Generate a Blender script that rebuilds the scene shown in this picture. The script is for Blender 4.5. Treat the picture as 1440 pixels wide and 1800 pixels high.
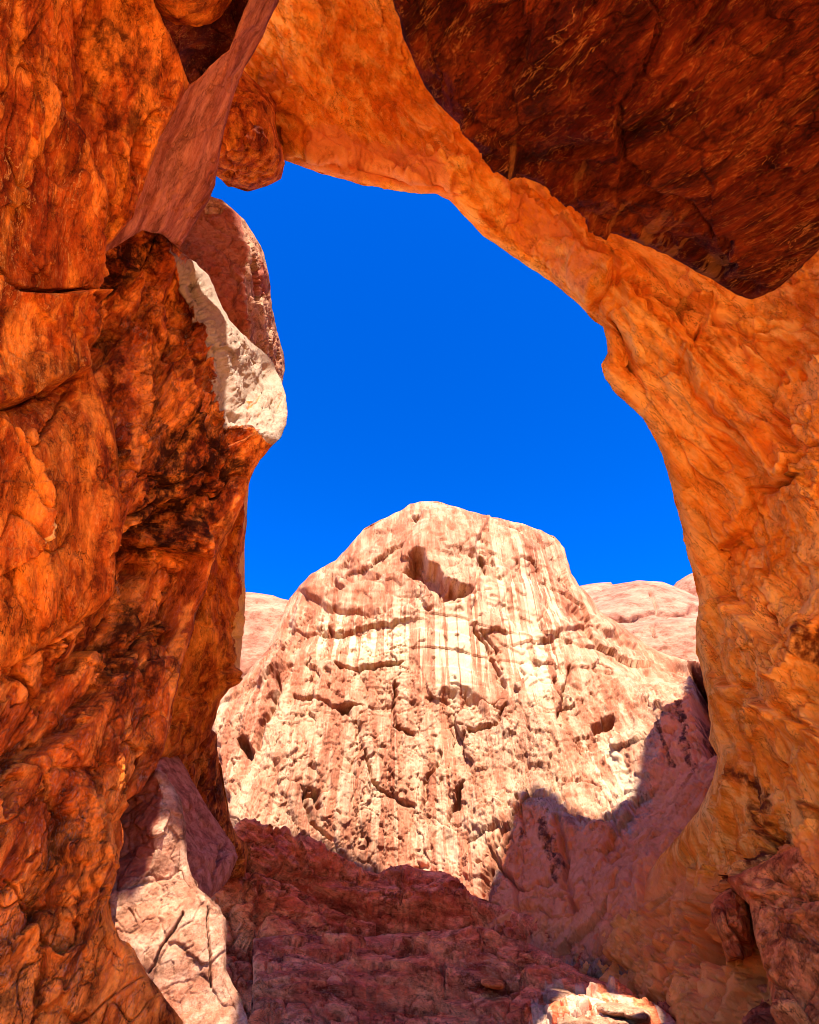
import bpy, math, random
import numpy as np

# ------------------------------------------------------------------ camera, sky, sun, exposure
sc = bpy.context.scene
for o in list(bpy.data.objects): bpy.data.objects.remove(o)
COL = sc.collection
F_PX, W0, H0 = 1072.0, 1440.0, 1800.0
PITCH = math.radians(38.0)
CAM = np.array([0.0, 0.0, 1.6])
cd = bpy.data.cameras.new('camera')
cam = bpy.data.objects.new('camera', cd); COL.objects.link(cam)
cam.location = CAM; cam.rotation_euler = (math.pi/2 + PITCH, 0, 0)
cd.sensor_fit = 'VERTICAL'; cd.sensor_height = 24.0; cd.lens = 24.0*F_PX/H0
cd.clip_start = 0.05; cd.clip_end = 5000
sc.camera = cam

SUN_EL, SUN_AZ = math.radians(55.0), math.radians(8.0)      # sun stands behind the viewer, a little to the right
SUN = np.array([math.sin(SUN_AZ)*math.cos(SUN_EL), -math.cos(SUN_AZ)*math.cos(SUN_EL), math.sin(SUN_EL)])
world = bpy.data.worlds.new('World'); sc.world = world; world.use_nodes = True
wn = world.node_tree; wn.nodes.clear()
sky = wn.nodes.new('ShaderNodeTexSky'); sky.sky_type = 'NISHITA'; sky.sun_disc = False
sky.sun_elevation = SUN_EL; sky.sun_rotation = math.pi - SUN_AZ
sky.altitude = 2500; sky.air_density = 1.0; sky.dust_density = 2.0; sky.ozone_density = 3.5
hs = wn.nodes.new('ShaderNodeHueSaturation'); hs.inputs['Saturation'].default_value = 1.42; hs.inputs['Hue'].default_value = 0.516
bg = wn.nodes.new('ShaderNodeBackground'); bg.inputs['Strength'].default_value = 0.104
wo = wn.nodes.new('ShaderNodeOutputWorld')
gm = wn.nodes.new('ShaderNodeGamma'); gm.inputs['Gamma'].default_value = 1.2
wn.links.new(sky.outputs[0], gm.inputs['Color']); wn.links.new(gm.outputs[0], hs.inputs['Color']); wn.links.new(hs.outputs[0], bg.inputs['Color']); wn.links.new(bg.outputs[0], wo.inputs[0])

sl = bpy.data.lights.new('sun', 'SUN'); sl.energy = 5.0; sl.angle = math.radians(0.45); sl.color = (1.0, 0.93, 0.82)
so = bpy.data.objects.new('sun', sl); COL.objects.link(so); so.location = tuple(SUN*200)
from mathutils import Vector
so.rotation_euler = Vector(tuple(SUN)).to_track_quat('Z', 'Y').to_euler()

sc.view_settings.view_transform = 'Standard'; sc.view_settings.look = 'None'
sc.view_settings.exposure = 1.85; sc.view_settings.gamma = 1.0
sc.render.engine = 'CYCLES'
sc.cycles.pixel_filter_type = 'BLACKMAN_HARRIS'; sc.cycles.filter_width = 0.9
sc.cycles.max_bounces = 8; sc.cycles.diffuse_bounces = 6

# ------------------------------------------------------------------ numpy noise
rs = np.random.RandomState(7)
PERM = rs.permutation(256).astype(np.int32)
GR = rs.normal(size=(256, 3)); GR /= np.linalg.norm(GR, axis=1)[:, None]; GR = GR.astype(np.float32)
RV = rs.rand(256, 8).astype(np.float32)
def _h(i, j, k): return PERM[(PERM[(PERM[i & 255] + j) & 255] + k) & 255]
def perlin(p):
    i = np.floor(p).astype(np.int32); f = (p - i).astype(np.float32)
    u = f*f*f*(f*(f*6-15)+10)
    out = 0
    for a in (0, 1):
        wx = u[..., 0] if a else 1-u[..., 0]
        for b in (0, 1):
            wy = u[..., 1] if b else 1-u[..., 1]
            for c in (0, 1):
                wz = u[..., 2] if c else 1-u[..., 2]
                g = GR[_h(i[..., 0]+a, i[..., 1]+b, i[..., 2]+c)]
                out = out + wx*wy*wz*(g[..., 0]*(f[..., 0]-a)+g[..., 1]*(f[..., 1]-b)+g[..., 2]*(f[..., 2]-c))
    return out*1.6
def fbm(p, octv=4, gain=0.5, ridged=False):
    s, a = 0, 1.0
    for o in range(octv):
        n = perlin(p*(2.03**o)+o*17.3)
        if ridged: n = 1-2*np.abs(n)
        s = s+a*n; a *= gain
    return s
def facets(p, seed):
    """piecewise-planar blocks: every cell is a tilted plane; returns (height, edge distance)"""
    p = p+seed*13.7
    i = np.floor(p).astype(np.int32); f = (p-i).astype(np.float32)
    sh = p.shape[:-1]
    d1 = np.full(sh, 9., np.float32); d2 = np.full(sh, 9., np.float32); hh = np.zeros(sh, np.float32)
    for a in (-1, 0, 1):
        for b in (-1, 0, 1):
            for c in (-1, 0, 1):
                h = _h(i[..., 0]+a, i[..., 1]+b, i[..., 2]+c)
                r = RV[h]
                dx = f[..., 0]-a-r[..., 0]; dy = f[..., 1]-b-r[..., 1]; dz = f[..., 2]-c-r[..., 2]
                d = np.sqrt(dx*dx+dy*dy+dz*dz)
                v = (r[..., 3]-.5)*2*dx+(r[..., 4]-.5)*2*dy+(r[..., 5]-.5)*2*dz+(r[..., 6]-.5)*1.1
                n1 = d < d1
                d2 = np.where(n1, d1, np.minimum(d2, d))
                hh = np.where(n1, v, hh); d1 = np.where(n1, d, d1)
    return hh, d2-d1

# ------------------------------------------------------------------ traced lines
def cray(px, py):
    u = (px-720.)/F_PX; v = (900.-py)/F_PX
    cp, sp = math.cos(PITCH), math.sin(PITCH)
    return np.stack([u, cp-v*sp, sp+v*cp], -1)
def P(px, py, d): return CAM + d*cray(np.float64(px), np.float64(py))
def seg_dist(X, Y, pts, closed=False, bound=None):
    """distance, signed side (+ = right of travel direction on screen) and run along a polyline"""
    pts = np.asarray(pts, float)
    if closed: pts = np.vstack([pts, pts[:1]])
    best = np.full(X.shape, 1e9, np.float32); side = np.ones(X.shape, np.float32)
    for (x0, y0), (x1, y1) in zip(pts[:-1], pts[1:]):
        ex, ey = x1-x0, y1-y0; L = ex*ex+ey*ey+1e-9
        t = np.clip(((X-x0)*ex+(Y-y0)*ey)/L, 0, 1)
        dx, dy = X-x0-t*ex, Y-y0-t*ey
        d = np.sqrt(dx*dx+dy*dy); m = d < best
        best = np.where(m, d, best); side = np.where(m, np.sign(ex*dy-ey*dx), side)
    return best, side
def inside(X, Y, pts):
    pts = np.asarray(pts, float); r = np.zeros(X.shape, bool)
    x0, y0 = pts[:, 0], pts[:, 1]; x1, y1 = np.roll(x0, -1), np.roll(y0, -1)
    for a, b, c, d in zip(x0, y0, x1, y1):
        if b == d: continue
        r ^= ((b > Y) != (d > Y)) & (X < (c-a)*(Y-b)/(d-b)+a)
    return r
def rough_outline(pts, amp, seed, every=5.0, wl=60.):
    pts = np.asarray(pts, float); out = []
    n = len(pts)
    for k in range(n):
        a, b = pts[k], pts[(k+1) % n]; L = np.hypot(*(b-a)); m = max(1, int(L/every))
        if L > 900: m = 12
        for j in range(m): out.append(a+(b-a)*j/m)
    out = np.array(out)
    q = np.stack([out[:, 0]/wl, out[:, 1]/wl, np.full(len(out), seed*3.1)], -1)
    out[:, 0] += amp*fbm(q, 4, .6); out[:, 1] += amp*fbm(q+50, 4, .6)
    return out
def axis1(lo, hi, step, a=-30, b=1470):
    v = list(np.arange(max(lo, a), min(hi, b)+step, step))
    s = step
    while v[-1] < hi: s = min(s*1.25, 40); v.append(v[-1]+s)
    s = step
    while v[0] > lo: s = min(s*1.25, 40); v.insert(0, v[0]-s)
    return np.array(v)

DEPTH = {}
def depth_at(key, px, py):
    X, Y, D, use, xs, ys = DEPTH[key]
    j = int(np.clip(np.searchsorted(xs, px), 0, len(xs)-1)); i = int(np.clip(np.searchsorted(ys, py), 0, len(ys)-1))
    return float(D[i, j])
def turn(p1, p2):
    return tuple(Vector(tuple(np.array(p2)-np.array(p1))).rotation_difference(Vector((1, 0, 0))).to_euler())
def stretch(p1, p2, s):
    a = np.array(p2)-np.array(p1); a = a/np.linalg.norm(a)
    return (np.eye(3)-(1-1/s)*np.outer(a, a)).astype(np.float32)
def smooth(t): t = np.clip(t, 0, 1); return t*t*(3-2*t)

# ------------------------------------------------------------------ a rock mass
def link_mesh(name, V, Fq, mat, origin, parent=None, attrs=None):
    me = bpy.data.meshes.new(name)
    V = (V-origin).astype(np.float32)
    me.vertices.add(len(V)); me.vertices.foreach_set('co', V.ravel())
    nf = len(Fq); me.loops.add(nf*4); me.loops.foreach_set('vertex_index', Fq.astype(np.int32).ravel())
    me.polygons.add(nf); me.polygons.foreach_set('loop_start', np.arange(nf, dtype=np.int32)*4)
    me.polygons.foreach_set('loop_total', np.full(nf, 4, np.int32))
    me.polygons.foreach_set('use_smooth', np.ones(nf, bool))
    me.update(calc_edges=True)
    for k, a in (attrs or {}).items():
        at = me.attributes.new(k, 'FLOAT', 'POINT'); at.data.foreach_set('value', a.astype(np.float32).ravel())
    me.materials.append(mat)
    o = bpy.data.objects.new(name, me); COL.objects.link(o)
    if parent is None: o.location = tuple(origin)
    else:
        o.parent = parent; o.location = tuple(np.array(origin)-np.array(parent.location))
    return o

def tps(ctrl, c=70.):
    A = np.asarray(ctrl, float); xy, val = A[:, :2], 1/A[:, 2]
    n = len(A)
    K = np.sqrt(((xy[:, None]-xy[None])**2).sum(-1)+c*c)
    Pm = np.hstack([np.ones((n, 1)), xy/1000.])
    M = np.zeros((n+3, n+3)); M[:n, :n] = K/1000.; M[:n, n:] = Pm; M[n:, :n] = Pm.T
    M[np.arange(n), np.arange(n)] -= 1e-4*0
    sol = np.linalg.solve(M, np.concatenate([val, np.zeros(3)]))
    def f(X, Y):
        r = sol[n]+sol[n+1]*X/1000.+sol[n+2]*Y/1000.
        for k in range(n): r = r+sol[k]*np.sqrt((X-xy[k, 0])**2+(Y-xy[k, 1])**2+c*c)/1000.
        return np.clip(r, val.min()*.75, val.max()*1.35)
    return f

def mass(name, label, cat, outline, ctrl, mat, step=2.0, rim=30, rimk=.12, thick=3.0, noise=(), rough=3.0, wl=60., seed=1,
         lines=(), pits=(), folds=(), paint=(), group=None, kind=None, parent=None, warp=(14, 90.), c=70., flow=None, key=None, dref=None, rimd=14.):
    """outline, control points (px, py, depth along the view axis), then fracture detail added along the surface normal"""
    ol = rough_outline(outline, rough, seed, wl=wl)
    xs = axis1(ol[:, 0].min()-step, ol[:, 0].max()+step, step, -30, 1470)
    ys = axis1(ol[:, 1].min()-step, ol[:, 1].max()+step, step, -30, 1830)
    X, Y = np.meshgrid(xs, ys); X = X.astype(np.float32); Y = Y.astype(np.float32)
    Xc = (X[:-1, :-1]+X[1:, 1:])/2; Yc = (Y[:-1, :-1]+Y[1:, 1:])/2
    cin = inside(Xc, Yc, ol)
    use = np.zeros(X.shape, bool)
    use[:-1, :-1] |= cin; use[1:, :-1] |= cin; use[:-1, 1:] |= cin; use[1:, 1:] |= cin
    full = np.zeros(X.shape, np.int8)
    for a in (slice(None, -1), slice(1, None)):
        for b in (slice(None, -1), slice(1, None)): full[a, b] += cin
    border = use & (full < 4)
    bi = np.argwhere(border)
    bx, by = X[border], Y[border]
    # snap the rim onto the traced outline
    pts = np.vstack([ol, ol[:1]]); best = np.full(bx.shape, 1e9); nx, ny = bx.copy(), by.copy()
    for (x0, y0), (x1, y1) in zip(pts[:-1], pts[1:]):
        ex, ey = x1-x0, y1-y0; L = ex*ex+ey*ey+1e-9
        t = np.clip(((bx-x0)*ex+(by-y0)*ey)/L, 0, 1)
        qx, qy = x0+t*ex, y0+t*ey; d = (bx-qx)**2+(by-qy)**2; m = d < best
        best = np.where(m, d, best); nx = np.where(m, qx, nx); ny = np.where(m, qy, ny)
    lim = np.sqrt(best) < 60
    X[border] = np.where(lim, nx, bx); Y[border] = np.where(lim, ny, by)
    # base depth
    inv = tps(ctrl, c)(X, Y)
    wq = np.stack([X/warp[1], Y/warp[1], np.full(X.shape, seed*5.3, np.float32)], -1)
    WX = X+warp[0]*fbm(wq, 4, .6); WY = Y+warp[0]*fbm(wq+31.7, 4, .6)
    D = 1/inv
    for f in folds:
        ln, slope, side, w = f[:4]
        dd, sd = seg_dist(WX*.5+X*.5, WY*.5+Y*.5, ln); s = dd*sd*side
        if len(f) > 5:
            pa = np.asarray(ln, float); s = np.where((Y > pa[:, 1].min()) & (Y < pa[:, 1].max()) & (X > pa[:, 0].min()-20), s, -1e3)
        ramp = np.where(s > -w, np.where(s > w, s, (s+w)**2/(4*w)), 0)
        if len(f) > 4 and f[4]: ramp = f[4]*(1-np.exp(-ramp/f[4]))
        D = D+slope*ramp
    dd, _ = seg_dist(X, Y, outline, True)
    t = np.clip(dd/rim, 0, 1)
    t_ = .1+.9*t
    D = D*(1+rimk*(1-np.sqrt(np.clip(1-(1-t_)**2, 0, 1))))
    t = np.clip(dd/min(rim, rimd), 0, 1)
    if key: DEPTH[key] = (X, Y, D, use, xs, ys)
    B = CAM+D[..., None]*cray(X, Y)
    gx = np.gradient(B, axis=1); gy = np.gradient(B, axis=0)
    N = np.cross(gx, gy); N /= np.linalg.norm(N, axis=-1)[..., None]+1e-12
    view = CAM-B
    N *= np.sign((N*view).sum(-1))[..., None]
    vn = view/np.linalg.norm(view, axis=-1)[..., None]
    N = N+.35*vn; N /= np.linalg.norm(N, axis=-1)[..., None]
    um = use
    Bu, Xu, Yu, Du, tu = B[um].astype(np.float32), WX[um], WY[um], D[um], t[um]
    disp = np.zeros(len(Bu), np.float32)
    q0 = Bu.copy()
    if flow is not None: q0 = q0@np.array(flow, np.float32)
    for nz in noise:
        k = nz[0]
        msk = 1.0
        if len(nz) > 4 and nz[4] is not None:
            ds, _ = seg_dist(Xu, Yu, nz[4], True); ins = inside(Xu, Yu, nz[4]); msk = smooth(np.where(ins, .5, .5)+np.where(ins, ds, -ds)/30.)
            if len(nz) > 5 and nz[5]: msk = 1-msk
        if k == 'fbm': disp += msk*nz[2]*fbm(q0/nz[1], nz[3])
        elif k == 'rid': disp += msk*nz[2]*(fbm(q0/nz[1], nz[3], .5, True)-1)
        elif k == 'fac':
            wz = .22*np.stack([fbm(q0/nz[1]*1.3+7, 3), fbm(q0/nz[1]*1.3+27, 3), fbm(q0/nz[1]*1.3+47, 3)], -1)
            sc3 = np.array(nz[3], np.float32) if not np.isscalar(nz[3]) else np.ones(3, np.float32)
            h, e = facets(q0/nz[1]*sc3+wz, seed)
            disp += msk*nz[2]*(h-(.55 if nz[1] < 2 else .3)*np.exp(-(e/.035)**2))
        elif k == 'crs':        # sharp wandering creases
            a = 0
            for o_ in range(2):
                nn_ = fbm(q0*(2.1**o_)/nz[1]+seed*3.3+o_*9, 3, .45); gate = smooth((perlin(q0*(2.1**o_)/nz[1]*.7+seed+40)+.25)*2)
                a = a+(.6**o_)*gate*np.exp(-np.abs(nn_)/nz[3])
            disp -= msk*nz[2]*a
        elif k == 'plate':      # spalled sheets with crisp curved edges
            nn_ = fbm(q0/nz[1]+seed*2.1, 4, .42)*nz[3]; fl_ = np.floor(nn_); fr = nn_-fl_
            disp += msk*nz[2]*(fl_+.25*fr+.75*smooth((fr-.94)/.06))
        elif k == 'strat':      # ledges along bedding planes
            ax = np.array(nz[3], np.float32); ax /= np.linalg.norm(ax)
            s = Bu@ax/nz[1]+.35*fbm(Bu/(nz[1]*5), 3); fr = s-np.floor(s)
            rr = RV[(np.floor(s).astype(np.int32)) & 255, 2]
            disp += msk*nz[2]*(rr*1.2-.6+.5*np.abs(fr-.5)*-1)
    for ln in lines:
        kind_, pt, w, dep = ln[:4]
        pa = np.asarray(pt, float); mrg = 60+w*4+(ln[4] if len(ln) > 4 else 0)
        bb = (Xu > pa[:, 0].min()-mrg) & (Xu < pa[:, 0].max()+mrg) & (Yu > pa[:, 1].min()-mrg) & (Yu < pa[:, 1].max()+mrg)
        if not bb.any(): continue
        dd, sd = seg_dist(Xu[bb], Yu[bb], pt)
        if kind_ == 'crack': disp[bb] -= dep*np.exp(-(dd/w)**2)
        elif kind_ == 'ridge': disp[bb] += dep*np.exp(-(dd/w))
        elif kind_ == 'step':       # the side given stands proud, falling off over the range
            rng = ln[4]
            disp[bb] += dep*smooth(.5+sd*dd/(2*w))*np.exp(-dd/rng)-.35*abs(dep)*np.exp(-(dd/w)**2)
    for pt, dep, w in pits:
        pa = np.asarray(pt, float)
        bb = (Xu > pa[:, 0].min()-20-w) & (Xu < pa[:, 0].max()+20+w) & (Yu > pa[:, 1].min()-20-w) & (Yu < pa[:, 1].max()+20+w)
        dd, _ = seg_dist(Xu[bb], Yu[bb], pt, True); ins = inside(Xu[bb], Yu[bb], pt)
        disp[bb] -= dep*smooth(np.where(ins, dd, 0)/w)
    disp *= (.02+.98*smooth(tu))
    if dref: disp *= np.clip(Du/dref, .35, 1)
    Vf = B[um]+disp[:, None]*N[um]
    # back of the rock
    Vb = B[um]+cray(X[um], Y[um])*(thick*(1+.3*np.sin(X[um]/90)))[:, None]
    idx = -np.ones(X.shape, np.int64); idx[um] = np.arange(um.sum()); n = int(um.sum())
    r, cc = np.nonzero(cin)
    a, b, c_, d = idx[r, cc], idx[r, cc+1], idx[r+1, cc+1], idx[r+1, cc]
    front = np.stack([d, c_, b, a], -1)
    cp = np.pad(cin, 1)
    sides = []
    for dr, dc, (e0, e1) in ((-1, 0, (a, b)), (1, 0, (c_, d)), (0, 1, (b, c_)), (0, -1, (d, a))):
        out = ~cp[r+1+dr, cc+1+dc]
        sides.append(np.stack([e0[out], e1[out], e1[out]+n, e0[out]+n], -1))
    # coarse back, every face kept but cheap smooth sheet
    back = np.stack([a, b, c_, d], -1)+n
    Fq = np.vstack([front]+sides+[back])
    V = np.vstack([Vf, Vb])
    attrs = {}
    for an in ('dark', 'pale', 'rosy'): attrs[an] = np.zeros(2*n)
    for an, pt, w, amt in paint:
        dd, _ = seg_dist(Xu, Yu, pt, True); ins = inside(Xu, Yu, pt)
        attrs[an][:n] = np.maximum(attrs[an][:n], amt*smooth(.5+np.where(ins, dd, -dd)/w))
    org = V[:n][np.argmin(V[:n, 2])]
    o = link_mesh(name, V, Fq, mat, org, parent, attrs)
    if parent is None:
        if kind: o['kind'] = kind
        if label: o['label'] = label
        if cat: o['category'] = cat
        if group: o['group'] = group
    elif label: o['label'] = label
    return o

# ------------------------------------------------------------------ rock material
def rock(name, c1, c2, c3, dark=(.05, .012, .004), pale=(.75, .5, .33), rosy=(.42, .16, .13), scale=1., streak=(1, 1, .18), rot=(0, 0, 0), streak_amt=.5,
         patch=.35, fleck=.3, grain=.25, bump=.5, veins=0., wear=1., layer=0., layer_rot=(0, 0, 0), layer_scale=6., patch_scale=.35):
    m = bpy.data.materials.new(name); m.use_nodes = True; t = m.node_tree; N = t.nodes; L = t.links
    N.clear(); out = N.new('ShaderNodeOutputMaterial'); bs = N.new('ShaderNodeBsdfPrincipled'); L.new(bs.outputs[0], out.inputs[0])
    bs.inputs['Roughness'].default_value = .85; bs.inputs['Specular IOR Level'].default_value = .08
    tc = N.new('ShaderNodeNewGeometry')
    def mapping(sc_, rt=(0, 0, 0)):
        mp = N.new('ShaderNodeMapping'); mp.vector_type = 'POINT'
        mp.inputs['Scale'].default_value = sc_; 
        if any(rt):
            m0 = N.new('ShaderNodeMapping'); m0.inputs['Rotation'].default_value = rt
            L.new(tc.outputs['Position'], m0.inputs[0]); L.new(m0.outputs[0], mp.inputs[0])
        else: L.new(tc.outputs['Position'], mp.inputs[0])
        return mp.outputs[0]
    def noise(vec, s, det=6, rough=.6, dist=0.):
        n = N.new('ShaderNodeTexNoise'); n.inputs['Scale'].default_value = s; n.inputs['Detail'].default_value = det
        n.inputs['Roughness'].default_value = rough; n.inputs['Distortion'].default_value = dist
        L.new(vec, n.inputs['Vector']); return n.outputs['Fac']
    def ramp(fac, stops):
        r = N.new('ShaderNodeValToRGB'); L.new(fac, r.inputs[0]); e = r.color_ramp.elements
        while len(e) > 1: e.remove(e[-1])
        e[0].position = stops[0][0]; e[0].color = tuple(stops[0][1])+(1,)
        for p_, c_ in stops[1:]:
            k = e.new(p_); k.color = tuple(c_)+(1,)
        return r.outputs[0]
    def mrange(fac, a, b, lo=0., hi=1.):
        r = N.new('ShaderNodeMapRange'); r.interpolation_type = 'SMOOTHSTEP'; L.new(fac, r.inputs[0])
        r.inputs[1].default_value = a; r.inputs[2].default_value = b; r.inputs[3].default_value = lo; r.inputs[4].default_value = hi
        return r.outputs[0]
    def mixc(fac, A, Bc, mode='MIX'):
        x = N.new('ShaderNodeMix'); x.data_type = 'RGBA'; x.blend_type = mode; x.clamp_factor = True
        if isinstance(fac, float): x.inputs[0].default_value = fac
        else: L.new(fac, x.inputs[0])
        for s_, v in ((6, A), (7, Bc)):
            if isinstance(v, tuple): x.inputs[s_].default_value = v+(1,)
            else: L.new(v, x.inputs[s_])
        return x.outputs[2]
    def math_(op, a, b):
        x = N.new('ShaderNodeMath'); x.operation = op
        for k, v in enumerate((a, b)):
            if isinstance(v, (int, float)): x.inputs[k].default_value = v
            else: L.new(v, x.inputs[k])
        return x.outputs[0]
    iso = mapping((1, 1, 1)); stv = mapping(streak, rot)
    mid = mapping(tuple(math.sqrt(s_) for s_ in streak), rot)
    big = noise(mid, .25*scale, 8, .66, .5)
    col = ramp(big, [(.3, c1), (.5, c2), (.68, c3)])
    st = noise(stv, 1.6*scale, 8, .62, .3)
    col = mixc(mrange(st, .48, .60, 0, streak_amt), col, c3)
    col = mixc(mrange(st, .47, .38, 0, streak_amt), col, c1)
    if layer > 0:
        lv = mapping((.15, .15, 1), layer_rot)
        ly = noise(lv, layer_scale, 5, .6, .2)
        col = mixc(mrange(ly, .42, .6, 0, layer), col, tuple(min(1, x*1.5) for x in c3))
        col = mixc(mrange(ly, .48, .36, 0, layer), col, tuple(x*.6 for x in c1))
    md = noise(mid, 1.5*scale, 12, .76, .2)
    col = mixc(mrange(md, .47, .58, 0, grain), col, mixc(1., col, (1.5, 1.5, 1.5), 'MULTIPLY'))
    col = mixc(mrange(md, .47, .38, 0, grain*1.2), col, mixc(1., col, (.45, .38, .32), 'MULTIPLY'))
    pt = noise(mid, patch_scale*scale, 12, .78, .3)
    col = mixc(mrange(pt, .52, .60, 0, patch), col, dark)
    fl = noise(mid, 9*scale, 8, .8, .1)
    col = mixc(mrange(fl, .58, .66, 0, fleck), col, pale)
    col = mixc(mrange(fl, .42, .34, 0, fleck), col, dark)
    if veins > 0:           # thin pale and dark mineral seams
        def seam(vec, s, w_, dist=.35, det=6):
            n_ = noise(vec, s, det, .6, dist); return mrange(math_('ABSOLUTE', math_('SUBTRACT', n_, .5), 0), w_, 0.)
        gate = mrange(pt, .47, .6)
        col = mixc(math_('MULTIPLY', math_('MULTIPLY', seam(stv, 1.7*scale, .010), gate), veins), col, pale)
        col = mixc(math_('MULTIPLY', math_('MULTIPLY', seam(stv, 4.3*scale, .02), mrange(md, .45, .6)), veins*.6), col, pale)
        g2 = mrange(big, .42, .6)
        col = mixc(math_('MULTIPLY', math_('MULTIPLY', seam(stv, 1.1*scale, .009), g2), .8), col, dark)
        col = mixc(math_('MULTIPLY', math_('MULTIPLY', seam(iso, 2.7*scale, .014), mrange(md, .55, .42)), .7), col, dark)
    def attr(nm):
        a = N.new('ShaderNodeAttribute'); a.attribute_name = nm; return a.outputs['Fac']
    edge = noise(iso, 1.8*scale, 8, .7); e2 = math_('MULTIPLY', math_('SUBTRACT', edge, .5), 1.6)
    stn = noise(mapping((1, .12, .025)), 1.3, 6, .62)
    def amask(nm, extra):
        a = attr(nm); s = math_('ADD', math_('ADD', a, extra), -.5)
        return math_('MULTIPLY', mrange(s, -.12, .22), math_('MINIMUM', math_('MULTIPLY', a, 1.6), 1.))
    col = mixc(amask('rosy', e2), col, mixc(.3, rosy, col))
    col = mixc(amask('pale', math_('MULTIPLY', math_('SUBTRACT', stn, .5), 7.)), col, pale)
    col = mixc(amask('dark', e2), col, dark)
    col = mixc(mrange(md, .50, .40, 0, .4*wear), col, mixc(1., col, (.62, .52, .45), 'MULTIPLY'))
    col = mixc(mrange(fl, .50, .40, 0, .45*wear), col, mixc(1., col, (.6, .5, .42), 'MULTIPLY'))
    L.new(col, bs.inputs['Base Color'])
    b0 = noise(mid, 8.0*scale, 10, .75, .1); b1 = noise(stv, 11*scale, 8, .7, .2)
    def line(vec, s, w_, dist=.4, det=6):
        n_ = noise(vec, s, det, .55, dist); return mrange(math_('ABSOLUTE', math_('SUBTRACT', n_, .5), 0), 0., w_)
    ck = math_('MULTIPLY', line(stv, 1.3*scale, .012), line(stv, 3.1*scale, .02))
    h = math_('ADD', math_('ADD', math_('MULTIPLY', b0, .8), math_('MULTIPLY', b1, .5)), math_('MULTIPLY', ck, .5))
    bp = N.new('ShaderNodeBump'); bp.inputs['Strength'].default_value = bump; bp.inputs['Distance'].default_value = .14/scale
    L.new(h, bp.inputs['Height']); L.new(bp.outputs[0], bs.inputs['Normal'])
    return m
R = math.radians

T_ARCH = turn(P(1090,520,28), P(1380,790,23.5)); T_CEIL = turn(P(1000,330,15.5), P(1300,100,12)); T_LEFT = turn(P(140,100,11.5), P(100,480,11.5)); T_BOUL = turn(P(330,900,14), P(180,1250,11)); T_LEDG = turn(P(640,1620,24), P(1140,1770,24)); T_SLAB = turn(P(440,60,14.5), P(290,400,15.5)); T_SLIT = turn(P(400,1400,11), P(220,1560,11.5))
M_arch = rock('arch sandstone', (.66, .15, .008), (.86, .30, .024), (.95, .50, .11), dark=(.12, .018, .002), pale=(.92, .52, .2), rosy=(.80, .25, .07), patch=.10, fleck=.12, grain=.26, veins=.5, wear=.25, streak=(.22, 1, 1), rot=T_ARCH, streak_amt=.6, bump=.45)
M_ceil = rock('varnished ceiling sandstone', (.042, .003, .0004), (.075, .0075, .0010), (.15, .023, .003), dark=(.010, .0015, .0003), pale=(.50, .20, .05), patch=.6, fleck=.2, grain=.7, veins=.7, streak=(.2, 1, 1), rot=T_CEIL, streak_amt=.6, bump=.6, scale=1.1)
M_left = rock('left wall sandstone', (.20, .024, .0015), (.40, .075, .005), (.66, .20, .018), dark=(.035, .004, .0006), pale=(.75, .40, .10), patch=.4, fleck=.3, grain=.7, veins=.5, streak=(.25, 1, 1), rot=T_LEFT, streak_amt=.75, bump=.6, scale=1.4)
M_boul = rock('boulder sandstone', (.15, .018, .0016), (.38, .070, .006), (.68, .21, .026), dark=(.022, .0035, .0005), pale=(.33, .24, .17), patch=.65, fleck=.35, grain=.8, veins=.5, streak=(.3, 1, 1), rot=T_BOUL, streak_amt=.75, bump=.6, scale=1.4)
M_slab = rock('mauve slab sandstone', (.24, .06, .03), (.34, .10, .055), (.46, .17, .10), dark=(.10, .02, .01), pale=(.7,.38,.28), patch=.15, fleck=.3, grain=.45, veins=.5, streak=(.12, 1, 1), rot=T_SLAB, streak_amt=.8, bump=.5, scale=1.8)
M_dome = rock('pale dome sandstone', (.22, .065, .032), (.31, .125, .065), (.42, .25, .15), pale=(.48, .35, .215), dark=(.09, .022, .010), rosy=(.80, .23, .075), patch=.25, fleck=.2, grain=.15, veins=.6, wear=.3, streak=(1, .25, .13), streak_amt=.7, bump=.42, scale=.7)
M_hill = rock('distant slickrock', (.24, .09, .055), (.30, .13, .08), (.37, .19, .12), dark=(.13, .045, .03), pale=(.42, .28, .18), patch=.15, fleck=.2, grain=.4, veins=.4, streak=(.3, .3, 1), streak_amt=.5, bump=.35, scale=.4)
M_purp = rock('rosy ledge sandstone', (.44, .065, .028), (.64, .14, .055), (.82, .28, .12), dark=(.06, .008, .005), pale=(.6, .34, .22), patch=.4, fleck=.35, grain=.75, veins=.5, streak=(.35, 1, 1), rot=T_LEDG, streak_amt=.6, bump=.6, scale=1.)
M_foot = rock('rust sandstone at the foot', (.36, .06, .014), (.58, .145, .032), (.78, .29, .075), dark=(.05, .006, .003), pale=(.65, .36, .2), patch=.45, fleck=.35, grain=.75, veins=.5, streak=(.45, 1, 1), rot=T_ARCH, streak_amt=.6, bump=.6, scale=1.2)
M_slit = rock('cream slab sandstone', (.20, .065, .03), (.29, .13, .07), (.40, .235, .145), pale=(.44, .31, .2), dark=(.12, .035, .02), rosy=(.24, .038, .02), patch=.25, fleck=.4, grain=.6, veins=.5, streak=(.3, 1, 1), rot=T_SLIT, bump=.5, scale=2.)
M_grnd = rock('orange sand and slickrock', (.60, .26, .08), (.72, .34, .12), (.80, .42, .18), patch=.05, fleck=.1, grain=.15, bump=.3, scale=.5)

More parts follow.
